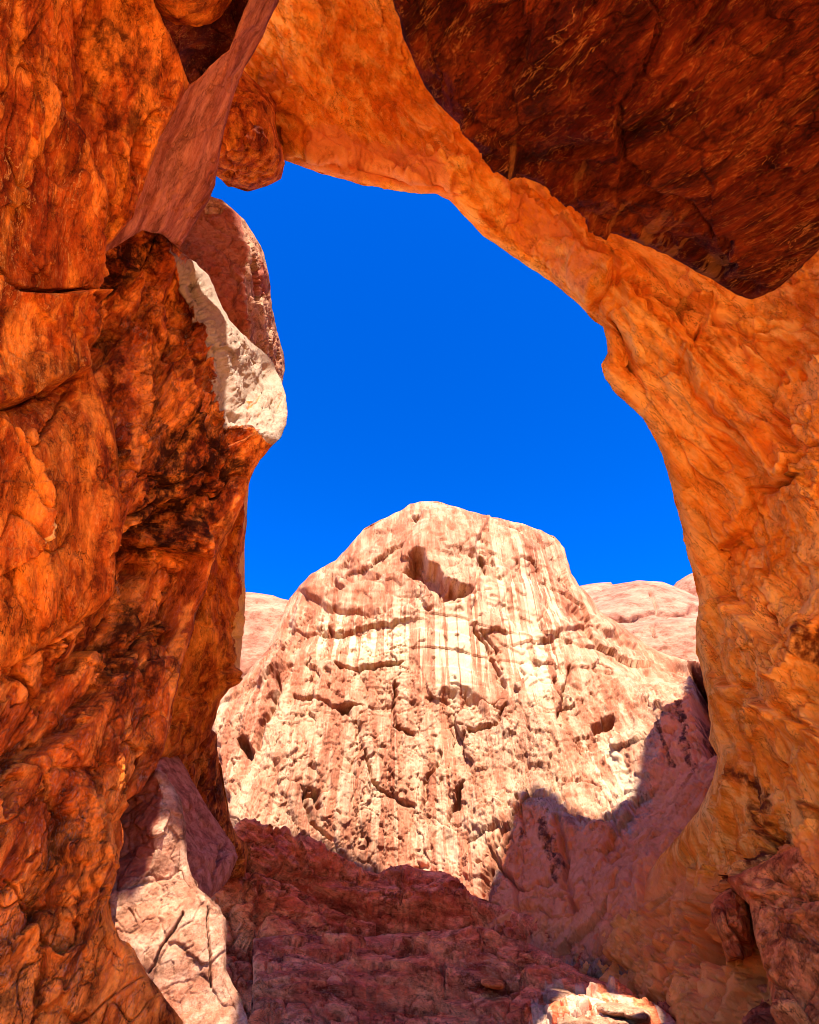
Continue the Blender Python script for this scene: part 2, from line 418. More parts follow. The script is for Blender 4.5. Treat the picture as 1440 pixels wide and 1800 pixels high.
# ------------------------------------------------------------------ ground
n = 120
gx, gy = np.meshgrid(np.sinh(np.linspace(-5.5, 5.5, n))*12, np.sinh(np.linspace(-5.5, 5.5, n))*12)
gz = .5*fbm(np.stack([gx/18, gy/18, gx*0], -1), 3)
V = np.stack([gx, gy, gz], -1).reshape(-1, 3); I = np.arange(n*n).reshape(n, n)
Fg = np.stack([I[:-1, :-1], I[:-1, 1:], I[1:, 1:], I[1:, :-1]], -1).reshape(-1, 4)
g = link_mesh('ground', V, Fg, M_grnd, np.zeros(3)); g['kind'] = 'structure'; g['label'] = 'orange sandy slickrock floor under the arch'

# ------------------------------------------------------------------ the rocks, far to near
DOME_CTRL = [(740,882,72),(1000,985,66),(560,1000,66),(740,1000,62),(740,1080,57),(740,1300,49),(740,1500,42),(740,1700,36),(430,1200,52),(430,1450,40),(300,1300,50),
  (1000,1200,52),(1140,1150,56),(1100,1400,39.5),(1230,1200,46),(1230,1400,31),(1230,1600,25.5),(1000,1600,31),(840,1560,37),(1000,1400,42),(1400,1400,27)]
mass('rock_dome', 'pale slickrock slope filling the gap left of the big sunlit dome', 'rock dome',
  [(360,1050),(432,1041),(480,1046),(515,1058),(560,1100),(600,1260),(360,1260)],
  [(430,1041,84),(520,1060,82),(430,1250,66),(600,1250,66),(360,1100,80)], M_hill, step=3, rim=40, rimk=.05, thick=15,
  noise=[('fbm',9,1.2,4),('fac',4,.5,(1,1,1)),('fac',1.6,.15,(1,1,1))], seed=3, rough=2)
mass('rock_dome', 'rounded pink slickrock dome peeping out against the right edge of sky', 'rock dome',
  [(1180,1036),(1190,1022),(1210,1010),(1240,1000),(1350,1005),(1400,1150),(1200,1150)],
  [(1190,1030,118),(1350,1010,118),(1200,1150,110),(1400,1150,108)], M_hill, step=3, rim=30, rimk=.06, thick=25, noise=[('fbm',14,1.5,4)], seed=4, rough=1)
mass('rock_dome', 'small shadowed knob between the sunlit dome and the wide pink dome', 'rock dome',
  [(1008,1060),(1018,1030),(1040,1026),(1075,1023),(1100,1060),(1060,1110),(1020,1090)],
  [(1010,1040,108),(1075,1024,108),(1050,1100,100),(1100,1080,102)], M_hill, step=3, rim=30, rimk=.08, thick=20, noise=[('fbm',10,1.5,4)], seed=5, rough=1)
mass('rock_dome', 'wide smooth pink slickrock dome behind the right shoulder', 'rock dome',
  [(1022,1075),(1045,1045),(1075,1028),(1120,1021),(1165,1023),(1200,1036),(1235,1054),(1330,1080),(1400,1250),(1080,1250),(1020,1150)],
  [(1030,1070,100),(1120,1021,104),(1235,1054,102),(1120,1120,90),(1235,1120,90),(1100,1240,84),(1400,1240,84)], M_hill, step=2.5, rim=60, rimk=.08, thick=25,
  noise=[('fbm',14,1.2,4),('fbm',3,.2,4)], seed=6, rough=1,
  lines=[('crack',[(1138,1045),(1150,1065),(1158,1085)],2.5,1.0),('crack',[(1020,1100),(1090,1090),(1160,1085),(1230,1076)],4,1.2)])
mass('rock_dome', 'low pitted slickrock hump with a small dark hole in front of the wide pink dome', 'rock dome',
  [(1060,1130),(1090,1112),(1130,1095),(1180,1086),(1230,1082),(1330,1085),(1400,1280),(1060,1280)],
  [(1080,1120,84),(1230,1084,86),(1120,1250,72),(1300,1250,70)], M_hill, step=2, rim=25, rimk=.06, thick=15,
  noise=[('fbm',8,.9,4),('fac',2.5,.3,(1,1,1)),('fbm',1,.15,4)], seed=8, rough=1.5,
  pits=[([(1134,1105),(1150,1100),(1156,1108),(1146,1116),(1135,1112)],2.5,5)],
  lines=[('crack',[(1100,1118),(1125,1108),(1150,1124)],2,.8)])

SMOOTH_BAND = [(500,1100),(560,1065),(640,1075),(730,1062),(840,1060),(850,1180),(840,1225),(770,1222),(730,1160),(600,1165),(520,1150)]
UPPER = [(440,850),(1300,850),(1300,1180),(1100,1200),(980,1200),(930,1240),(850,1240),(740,1190),(700,1060),(480,1070)]
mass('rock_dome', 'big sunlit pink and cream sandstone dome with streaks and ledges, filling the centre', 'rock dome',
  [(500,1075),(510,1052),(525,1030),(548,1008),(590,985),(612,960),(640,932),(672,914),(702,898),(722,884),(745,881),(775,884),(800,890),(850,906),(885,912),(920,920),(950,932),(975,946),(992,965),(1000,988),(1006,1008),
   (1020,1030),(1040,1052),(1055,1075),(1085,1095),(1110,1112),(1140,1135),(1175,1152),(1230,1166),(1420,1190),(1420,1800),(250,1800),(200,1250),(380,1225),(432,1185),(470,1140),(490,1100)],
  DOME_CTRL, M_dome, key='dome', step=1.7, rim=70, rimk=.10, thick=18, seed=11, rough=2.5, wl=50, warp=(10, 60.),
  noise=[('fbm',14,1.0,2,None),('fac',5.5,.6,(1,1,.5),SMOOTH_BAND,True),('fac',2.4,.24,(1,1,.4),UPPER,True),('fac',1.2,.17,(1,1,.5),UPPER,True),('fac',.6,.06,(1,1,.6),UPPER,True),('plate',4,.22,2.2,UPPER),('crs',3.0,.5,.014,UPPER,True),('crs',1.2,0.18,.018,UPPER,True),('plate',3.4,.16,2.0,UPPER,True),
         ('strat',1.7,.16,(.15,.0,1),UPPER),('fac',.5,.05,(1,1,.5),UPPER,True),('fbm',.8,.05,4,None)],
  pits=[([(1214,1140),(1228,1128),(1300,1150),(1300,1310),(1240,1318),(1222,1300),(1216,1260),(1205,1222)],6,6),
        ([(690,992),(712,968),(735,955),(752,962),(756,985),(775,1000),(800,1020),(832,1040),(828,1048),(800,1052),(780,1060),(765,1045),(745,1022),(715,1012)],2.6,12),
        ([(715,895),(730,888),(745,892),(738,905),(720,915)],1.4,6),
        ([(562,1018),(585,1015),(610,1028),(595,1036),(575,1038)],1.2,8),
        ([(583,1163),(620,1166),(690,1158),(728,1150),(715,1162),(660,1176),(600,1178)],2.2,6),
        ([(588,1240),(605,1236),(640,1245),(622,1250),(620,1270),(600,1262)],2.0,7),
        ([(1030,1270),(1050,1250),(1080,1255),(1078,1275),(1055,1292),(1035,1300)],2.4,12),
        ([(415,1295),(432,1290),(442,1315),(436,1335),(422,1320)],2.,6),
        ([(800,1390),(822,1380),(812,1420),(795,1445),(788,1440)],1.6,5),
        ([(830,985),(842,965),(855,985),(862,1010),(845,1005)],1.3,8),
        ([(1000,1060),(1040,1075),(1062,1100),(1030,1098),(1000,1085)],.8,10),
        ([(520,1378),(560,1395),(572,1420),(555,1418),(528,1395)],1.8,6),
        ([(690,1200),(705,1225),(692,1222)],1.2,3)],
  lines=[('step',[(832,1048),(790,1060),(740,1068),(690,1066),(640,1072),(560,1066)],3,-.5,40),
         ('step',[(690,992),(650,1003),(600,1010),(560,1012)],4,-1.0,40),('ridge',[(690,1003),(620,975),(590,985)],10,.4),
         ('step',[(575,1100),(640,1095),(700,1090)],3,-.7,25),('crack',[(500,1108),(560,1100),(640,1103)],2,.5),
         ('step',[(528,1040),(600,1068),(640,1072)],4,-.6,30),
         ('crack',[(835,1105),(850,1130),(868,1170),(885,1210)],3,.8),('crack',[(850,1105),(868,1140),(880,1175)],2,.5),
         ('crack',[(690,1200),(700,1222),(694,1250),(700,1280),(720,1290)],3,1.0),
         ('crack',[(520,1218),(560,1230),(590,1245)],3,.9),('crack',[(485,1190),(490,1220),(470,1260),(450,1310)],4,1.0),
         ('crack',[(640,1330),(652,1370),(680,1400),(730,1420)],3,.8),('crack',[(530,1390),(545,1440),(575,1480)],4,1.2),
         ('crack',[(770,1320),(755,1380),(745,1430)],3,.7),('crack',[(900,1240),(870,1280),(830,1290)],3,.9),
         ('crack',[(1010,1165),(1005,1200),(985,1240)],3,.7),('crack',[(1055,1160),(1075,1172)],3,.8),
         ('crack',[(820,1560),(860,1510),(890,1460)],4,1.0),('crack',[(830,1500),(860,1480),(885,1440)],3,.9),
         ('ridge',[(560,1010),(540,1050),(515,1100),(470,1200)],12,.7),
         ('ridge',[(832,960),(842,1000),(835,1060)],8,.5),('step',[(860,925),(835,960),(832,1050)],3,.5,30),
         ('step',[(960,1120),(1040,1100),(1110,1140),(1200,1160)],5,-.6,50),
         ('crack',[(905,1400),(915,1430),(918,1460)],3,.5),('crack',[(975,1440),(985,1480),(990,1540),(1010,1600)],5,.7),
         ('crack',[(1075,1420),(1085,1460),(1100,1480)],3,.3),('crack',[(850,1480),(890,1540),(930,1560),(960,1540)],5,.9),
         ('step',[(1230,1450),(1180,1500),(1150,1560),(1120,1640)],10,.5,60)],
  paint=[('pale',[(540,1066),(730,1064),(840,1040),(870,1160),(850,1240),(770,1230),(735,1170),(600,1170),(540,1140)],110,.62),
         ('pale',[(850,940),(960,960),(1000,1060),(1000,1220),(900,1260),(860,1160)],90,.5),
         ('pale',[(480,1290),(600,1250),(760,1240),(820,1300),(840,1560),(700,1530),(600,1440),(430,1400),(420,1250)],90,.24),
         ('pale',[(1030,1300),(1110,1290),(1120,1400),(1060,1450),(960,1440),(980,1350)],60,.45),
         ('dark',[(1210,1138),(1232,1130),(1270,1160),(1270,1320),(1238,1322),(1222,1300),(1214,1250),(1206,1210)],10,.75),  # shade of the slot beside the arch leg, darkened into the colour
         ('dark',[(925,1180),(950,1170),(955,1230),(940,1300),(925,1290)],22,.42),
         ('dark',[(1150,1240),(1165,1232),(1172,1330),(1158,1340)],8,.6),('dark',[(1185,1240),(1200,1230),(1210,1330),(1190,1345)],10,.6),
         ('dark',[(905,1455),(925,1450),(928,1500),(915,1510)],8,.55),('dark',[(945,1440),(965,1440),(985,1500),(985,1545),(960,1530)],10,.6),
         ('rosy',[(910,1410),(1010,1460),(1100,1450),(1150,1300),(1200,1220),(1270,1150),(1270,1560),(1150,1700),(850,1680),(850,1590)],80,1.1),  # orange tint stands in for warm bounce light on the shaded wall
         
         ('dark',[(1120,1640),(1180,1600),(1230,1500),(1300,1500),(1260,1700),(1120,1700)],50,.6)])

# ------------------------------------------------------------------ arch span running down into the right buttress
ARCH_CTRL = [(480,0,31),(690,0,32),(500,285,31),(640,325,31),(770,343,30),(720,200,32.5),(900,450,29),(1000,380,31),(1062,578,27),(1150,440,29),(1325,530,26),(1150,730,26),(1200,950,26),
  (1230,1200,25.5),(1250,1300,24.5),(1440,500,24),(1440,800,21),(1440,1200,18),(1350,900,23),(1310,1300,21),(1300,1500,18.8),(1440,1600,15),(1240,1640,21),(1120,1660,25),(1020,1700,27.5),(1175,1520,26.5),(1240,1430,23.5),(480,-100,32),(720,-110,33),(1700,900,16),(1700,1600,11)]
FOOT = [(1000,1640),(1120,1580),(1240,1580),(1290,1500),(1460,1440),(1500,1900),(980,1900)]
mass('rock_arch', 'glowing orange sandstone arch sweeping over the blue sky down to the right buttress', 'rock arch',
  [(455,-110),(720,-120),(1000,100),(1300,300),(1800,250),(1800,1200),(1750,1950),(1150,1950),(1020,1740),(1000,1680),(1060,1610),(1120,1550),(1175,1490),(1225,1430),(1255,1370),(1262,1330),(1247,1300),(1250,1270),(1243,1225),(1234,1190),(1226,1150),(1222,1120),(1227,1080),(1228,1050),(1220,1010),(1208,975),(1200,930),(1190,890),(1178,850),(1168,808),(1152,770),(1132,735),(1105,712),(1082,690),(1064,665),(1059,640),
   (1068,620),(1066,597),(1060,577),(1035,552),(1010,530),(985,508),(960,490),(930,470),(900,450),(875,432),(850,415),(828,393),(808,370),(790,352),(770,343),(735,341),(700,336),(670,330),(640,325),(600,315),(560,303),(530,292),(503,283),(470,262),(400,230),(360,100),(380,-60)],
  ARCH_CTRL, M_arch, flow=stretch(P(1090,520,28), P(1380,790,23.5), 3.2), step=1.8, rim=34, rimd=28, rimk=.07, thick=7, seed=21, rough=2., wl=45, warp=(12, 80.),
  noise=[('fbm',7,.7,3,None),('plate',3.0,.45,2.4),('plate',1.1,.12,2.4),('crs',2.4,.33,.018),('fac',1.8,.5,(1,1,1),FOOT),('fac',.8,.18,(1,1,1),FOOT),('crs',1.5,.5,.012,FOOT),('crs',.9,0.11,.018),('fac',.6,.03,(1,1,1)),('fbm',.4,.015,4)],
  pits=[([(1208,1650),(1222,1605),(1240,1575),(1254,1585),(1256,1640),(1278,1695),(1240,1712),(1210,1700)],2.5,14)],
  lines=[('step',[(790,290),(850,300),(900,345),(960,400),(1020,460),(1075,500)],5,1.19,60),
         ('step',[(770,200),(840,250),(900,310),(960,370),(1040,430),(1110,470)],5,0.85,40),
         ('step',[(1040,540),(1080,505),(1150,495),(1190,510)],5,-1.36,50),
         ('crack',[(1075,560),(1105,590),(1110,640),(1095,680),(1110,710)],4,1.02),('step',[(1068,575),(1110,600),(1122,660),(1135,720)],6,-1.19,50),
         ('step',[(1090,520),(1150,560),(1200,620),(1260,680),(1330,720),(1380,790)],6,1.02,60),
         ('step',[(1130,540),(1180,600),(1230,700),(1300,760),(1340,830)],5,-0.85,50),
         ('crack',[(1190,520),(1200,560),(1225,575),(1240,550)],3,0.85),('step',[(1200,510),(1250,520),(1270,560),(1320,560)],5,1.02,35),
         ('step',[(1440,620),(1380,650),(1350,700),(1380,740)],6,-1.19,50),('step',[(1300,600),(1370,640),(1440,640)],6,0.85,50),
         ('crack',[(1340,860),(1370,850),(1395,800),(1440,780)],4,0.85),('step',[(1250,960),(1290,930),(1310,870),(1380,840)],5,-0.85,40),
         ('step',[(1225,1060),(1270,1040),(1330,1090),(1350,1130)],6,1.19,50),('crack',[(1330,1060),(1350,1100),(1352,1130)],4,0.68),
         ('step',[(1240,1180),(1290,1200),(1340,1250),(1440,1290)],6,0.68,50),('step',[(1440,1140),(1415,1200),(1420,1260),(1440,1290)],6,1.36,60),
         ('crack',[(1380,1080),(1400,1120),(1380,1180)],4,0.51),
         ('step',[(1440,1450),(1380,1465),(1330,1490),(1290,1530)],8,-1.36,80),
         ('crack',[(1340,1330),(1370,1400),(1360,1450)],6,0.68),('crack',[(1290,1420),(1320,1500),(1270,1570)],6,1.02),
         ('step',[(505,130),(560,180),(620,240),(720,300)],10,0.85,60),('step',[(500,280),(600,290),(700,318),(780,330)],6,-1.02,30)],
  paint=[('rosy',[(560,220),(700,230),(780,290),(820,330),(800,360),(520,300)],50,.8),('rosy',[(850,300),(900,330),(1060,470),(1040,540),(900,440)],30,.6),
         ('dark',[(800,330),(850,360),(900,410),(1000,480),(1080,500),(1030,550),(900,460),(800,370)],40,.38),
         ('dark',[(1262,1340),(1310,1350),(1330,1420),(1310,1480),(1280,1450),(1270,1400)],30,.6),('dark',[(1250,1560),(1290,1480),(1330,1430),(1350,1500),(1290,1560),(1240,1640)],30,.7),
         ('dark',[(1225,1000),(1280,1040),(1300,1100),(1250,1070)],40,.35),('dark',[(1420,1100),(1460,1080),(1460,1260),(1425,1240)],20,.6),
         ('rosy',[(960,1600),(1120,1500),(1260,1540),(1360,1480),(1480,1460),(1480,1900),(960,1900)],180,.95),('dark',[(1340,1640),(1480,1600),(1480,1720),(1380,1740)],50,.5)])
mass('rock_lump', 'reddish rounded rock knob hanging between the mauve slab and the arch', 'rock lump',
  [(380,60),(430,125),(455,150),(472,162),(485,185),(483,215),(488,242),(497,262),(500,288),(495,315),(470,330),(437,335),(405,326),(378,308),(340,290),(340,150)],
  [(430,130,27.5),(485,200,28),(495,300,28.5),(435,335,28.5),(370,250,25.5),(440,250,26)], M_left, step=1.8, rim=40, rimk=.06, thick=5, seed=23,
  noise=[('fbm',4,.4,4),('fac',1.6,.18,(1,1,1)),('fac',.6,.06,(1,1,1))])

# ------------------------------------------------------------------ low rosy ledges
mass('rock_ledge', 'rosy shadowed rock apron under the sunlit dome', 'rock ledge',
  [(380,1475),(440,1450),(500,1470),(560,1495),(610,1520),(665,1537),(690,1525),(715,1519),(750,1530),(790,1535),(812,1560),(826,1572),(870,1590),(930,1610),(1000,1640),(1060,1662),(1110,1672),(1150,1690),(1200,1700),(1280,1730),(1440,1720),(1700,1760),(1700,2100),(200,2100),(250,1560)],
  [(440,1452,37),(560,1495,37.5),(665,1535,37.5),(820,1568,36),(1000,1640,30),(1200,1700,24),(1440,1760,17),(430,1650,31),(600,1700,31),(800,1750,29),(1000,1800,26),(700,1850,27),(350,1500,34),(600,1600,34.5),(250,1800,25),(1500,1950,12)], M_purp,
  step=1.8, rim=20, rimk=.03, thick=4, seed=31, rough=3, wl=40,
  noise=[('fbm',6,.7,3),('fac',3.0,.9,(1,1,1)),('plate',2.4,.35,2.2),('fac',1.3,.38,(1,1,1)),('crs',2.2,1.0,.012),('crs',1.1,.4,.014),('fac',.55,.12,(1,1,1)),('fbm',.4,.03,4)], flow=stretch(P(640,1620,24), P(1140,1770,24), 2.4),
  lines=[('crack',[(560,1605),(640,1618),(700,1625),(760,1640)],4,.8),('crack',[(440,1560),(450,1640),(452,1750)],6,.8),('step',[(500,1480),(520,1560),(560,1620),(600,1690)],6,.5,60),
         ('step',[(715,1519),(700,1570),(790,1580),(820,1560)],5,.6,40),('step',[(830,1580),(900,1620),(1000,1660),(1120,1690)],6,-.6,50)])
mass('rock_ledge', 'foreground layered rosy rock ledge with a pale top edge, bottom centre', 'rock ledge',
  [(445,1650),(520,1640),(600,1650),(700,1640),(780,1636),(850,1640),(880,1650),(920,1655),(960,1672),(1000,1695),(1030,1715),(1070,1728),(1110,1745),(1140,1770),(1180,1790),(1260,1850),(1200,2100),(440,2100)],
  [(460,1655,26),(700,1642,27),(880,1650,26),(1000,1695,24),(1140,1770,21.5),(700,1750,23),(500,1800,21.5),(900,1800,21.5),(700,1950,18.5),(1100,1900,18)], M_purp,
  step=1.8, rim=14, rimk=.05, thick=3, key='ledge', seed=33, rough=3, wl=35,
  noise=[('fbm',3,.3,3),('strat',.75,.34,(.38,.1,1)),('fac',1.8,.6,(1,1,1)),('crs',1.4,.7,.012),('fac',.8,.24,(1,1,1)),('fac',.32,.06,(1,1,1)),('fbm',.2,.02,4)], flow=stretch(P(640,1620,24), P(1140,1770,24), 2.4),
  paint=[('pale',[(960,1740),(1050,1735),(1130,1755),(1190,1800),(1200,1860),(900,1860),(930,1790)],40,.8)])  # sunlit patch of the ledge painted cream
# ------------------------------------------------------------------ separate boulders at the foot
def boulder(label, cx, cy, w, h, d, ang, mat, seed, kind_='boulder', thick=.6, group=None):
    if d is None: d = depth_at('ledge', cx, cy)-1.2
    a = math.radians(ang); pts = []
    rr = np.random.RandomState(seed)
    for k in range(14):
        th = k/14*2*math.pi; r_ = 1+.14*(rr.rand()-.5)
        s_ = abs(math.cos(th))**.75*np.sign(math.cos(th))*w/2*r_; q = abs(math.sin(th))**.75*np.sign(math.sin(th))*h/2*r_
        pts.append((cx+s_*math.cos(a)-q*math.sin(a), cy+s_*math.sin(a)+q*math.cos(a)))
    return mass(kind_, label, 'boulder', pts, [(cx, cy, d), (cx-w/2, cy, d*1.01), (cx+w/2, cy, d*1.01), (cx, cy-h/2, d*1.06), (cx, cy+h/2, d*.99)], mat, step=1.8,
      rim=min(w, h)*.5, rimk=.035, thick=thick, seed=seed, rough=2, wl=20, noise=[('fac',.5,.07,(1,1,1)),('fbm',.5,.06,5),('fac',.18,.02,(1,1,1))], group=group)
GB = 'loose boulders on the bottom ledge'
boulder('orange rounded boulder left of the bright cream boulders', 992,1757,70,36,None,28,M_slit,41,group=GB)
boulder('cream boulder in the middle of the bright row on the bottom ledge', 1075,1773,66,30,None,14,M_slit,42,group=GB)
boulder('rightmost oval cream boulder on the bottom ledge', 1118,1781,60,30,None,22,M_slit,43,group=GB)
boulder('broad bright boulder cut by the lower edge of the photo', 1050,1803,150,46,None,10,M_slit,44,group=GB)
boulder('small brown boulder sitting in the shadowed ledge above the orange boulder', 866,1728,44,22,None,18,M_foot,45,group=GB)
mass('boulder', 'tall leaning block beside the dark cave at lower right', 'boulder',
  [(1248,1590),(1262,1572),(1285,1560),(1310,1575),(1322,1610),(1326,1650),(1322,1680),(1290,1690),(1278,1692),(1268,1655),(1252,1620)],
  [(1250,1590,17.6),(1320,1610,17.2),(1280,1690,17),(1285,1620,16.8)], M_foot, step=1.8, rim=24, rimk=.05, thick=2, seed=51, noise=[('fac',1,.15,(1,1,1)),('fbm',.6,.06,5),('fac',.35,.04,(1,1,1))],
  lines=[('crack',[(1270,1580),(1290,1625),(1318,1660)],4,.25),('step',[(1270,1665),(1300,1655),(1322,1675)],4,.3,20)])
mass('boulder', 'broad cracked rock mass in the lower right corner', 'boulder',
  [(1275,1545),(1300,1535),(1340,1515),(1390,1490),(1440,1480),(1560,1470),(1700,1600),(1700,2000),(1400,2000),(1365,1800),(1350,1720),(1330,1660),(1315,1590)],
  [(1290,1540,16.8),(1440,1480,15),(1350,1650,14.6),(1440,1750,12.5),(1600,1700,11),(1400,1950,10)], M_foot, step=1.8, rim=30, rimk=.05, thick=3, seed=53, rough=4,
  noise=[('fbm',3,.35,3),('fac',1.5,.32,(1,1,1.2)),('fac',.6,.13,(1,1,1.2)),('fac',.25,.04,(1,1,1)),('fbm',.2,.02,4)],
  lines=[('step',[(1320,1545),(1370,1590),(1440,1610)],6,.35,50),('crack',[(1350,1530),(1400,1570),(1440,1575)],5,.3)], paint=[('dark',[(1360,1640),(1480,1600),(1480,1720),(1380,1740)],50,.5)])

# ------------------------------------------------------------------ second tier of rock behind the left boulder
mass('rock_pillar', 'orange pillar behind the left boulder, its right rim coloured pale as if sunlit', 'rock pillar',
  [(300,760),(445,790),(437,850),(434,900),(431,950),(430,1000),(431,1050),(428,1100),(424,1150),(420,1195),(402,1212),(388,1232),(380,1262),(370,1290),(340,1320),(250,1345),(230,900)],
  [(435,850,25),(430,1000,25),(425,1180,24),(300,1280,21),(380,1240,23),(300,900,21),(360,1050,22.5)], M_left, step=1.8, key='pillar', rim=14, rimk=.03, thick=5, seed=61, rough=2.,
  noise=[('fbm',3,.35,3),('fac',1.4,.16,(1,1,.8)),('fac',.5,.06,(1,1,.8)),('fbm',.3,.03,4)],
  folds=[([(436,780),(427,880),(420,960),(414,1040),(408,1110),(398,1215)],.10,-1,3)],
  lines=[('step',[(335,1230),(375,1190),(415,1160)],4,.4,30),('step',[(300,1270),(350,1240),(390,1200)],4,.4,30)],
  paint=[('pale',[(436,780),(450,780),(440,1220),(400,1220),(414,1040),(427,880)],8,1.4)])  # pale strip puts the sunlit rim into the colour
mass('rock_pillar', 'dark stained rock wall in the cleft left of the sunlit dome', 'rock pillar',
  [(270,1240),(340,1290),(372,1282),(384,1290),(382,1320),(388,1360),(396,1400),(405,1440),(418,1470),(440,1492),(430,1540),(330,1560),(240,1450)],
  [(300,1260,27),(385,1300,30),(400,1430,30),(430,1490,31),(300,1450,25),(350,1380,28)], M_boul, step=1.8, rim=14, rimk=.03, thick=6, seed=63, rough=2.5,
  noise=[('fbm',3,.35,3),('fac',1.6,.3,(1,1,.8)),('fac',.6,.1,(1,1,.8)),('fbm',.3,.04,4)], paint=[('dark',[(330,1300),(385,1290),(420,1480),(350,1480)],50,.5)])
mass('rock_ledge', 'smooth mauve slanting ledge between the lit slab and the cleft', 'rock ledge',
  [(280,1335),(298,1308),(318,1335),(335,1365),(352,1395),(372,1430),(395,1465),(412,1490),(418,1508),(405,1540),(390,1560),(372,1575),(355,1600),(300,1620),(240,1450)],
  [(298,1310,22),(360,1410,21),(415,1505,20),(372,1572,17.5),(300,1500,16),(340,1480,18.5)], M_slab, step=1.8, rim=16, rimk=.03, thick=4, seed=65, rough=2,
  noise=[('fbm',3,.25,3),('fac',1.8,.12,(1,1,1)),('fbm',.5,.05,4)], lines=[('crack',[(388,1478),(382,1510),(366,1538)],2.5,.3),('step',[(335,1500),(370,1520),(412,1500)],5,.3,30)])
mass('rock_block', 'block with its shaded left side coloured dark maroon and a sunlit pink right flank behind the pale capped boulder', 'rock block',
  [(280,420),(330,372),(352,350),(370,344),(392,352),(412,370),(430,388),(444,408),(458,432),(467,460),(474,500),(480,540),(488,580),(499,618),(501,650),(495,690),(450,780),(330,740),(260,520)],
  [(370,346,23.5),(460,440,23),(500,640,22.5),(340,450,21),(420,560,21),(300,600,20)], M_slit, step=1.6, key='block', rim=16, rimk=.03, thick=1.8, seed=67, rough=2.2,
  noise=[('fbm',3,.3,3),('fac',1.4,.2,(1,1,1)),('fac',.5,.08,(1,1,1)),('fbm',.3,.03,4)],
  folds=[([(385,335),(412,372),(425,410),(436,450),(438,480),(430,510),(425,560),(430,620),(440,780)],.075,-1,3)],
  lines=[('crack',[(450,430),(458,470),(470,510)],2.5,.25),('crack',[(470,560),(485,600)],2,.2)],
  paint=[('rosy',[(260,330),(412,372),(425,410),(436,450),(438,480),(425,540),(420,700),(250,700)],8,1.),('rosy',[(450,440),(475,470),(478,520),(455,520)],12,.9)])  # first patch: shade of the left side painted maroon

# ------------------------------------------------------------------ near left wall
mass('rock_slab', 'sunlit cream slab leaning at the lower left with long cracks', 'rock slab',
  [(278,1350),(292,1362),(302,1378),(314,1400),(322,1422),(327,1450),(328,1485),(330,1515),(338,1540),(348,1562),(362,1572),(372,1582),(388,1594),(398,1615),(399,1660),(398,1705),(410,1728),(424,1760),(436,1795),(470,1950),(250,2000),(150,1700),(170,1500),(215,1405),(250,1380)],
  [(280,1355,12.8),(328,1470,12.2),(200,1500,11.6),(400,1650,11.2),(250,1700,10.6),(432,1800,10.2),(330,1650,11),(215,1410,12)], M_slit, key='slab', step=1.6, rim=12, rimk=.03, thick=1.8, seed=71, rough=2.5, wl=30, warp=(3,30.),
  noise=[('fbm',1.5,.1,3),('fac',.8,.06,(1,1,1)),('fac',.3,.022,(1,1,1)),('fbm',.12,.012,4)],
  folds=[([(268,1350),(285,1400),(275,1470),(268,1520),(240,1545),(200,1570),(150,1600)],.012,1,4)],
  lines=[('crack',[(365,1575),(364,1620),(369,1680),(371,1730)],1.5,.25),('crack',[(322,1605),(305,1640),(285,1665),(262,1710)],1.6,.18),('crack',[(228,1595),(240,1618)],2,.08),
         ('crack',[(310,1660),(325,1670),(340,1665)],1.8,.06),('step',[(330,1520),(300,1540),(262,1552),(205,1562)],3,-.16,25),('step',[(322,1440),(300,1430),(290,1460)],3,.1,20)],
  paint=[('rosy',[(215,1400),(268,1360),(285,1400),(275,1470),(262,1525),(200,1560)],14,.9)])  # shaded upper part of the slab painted reddish
CAP = [(290,425),(330,482),(352,520),(372,570),(384,650),(396,700),(418,738),(480,775),(540,760),(520,600),(380,430)]
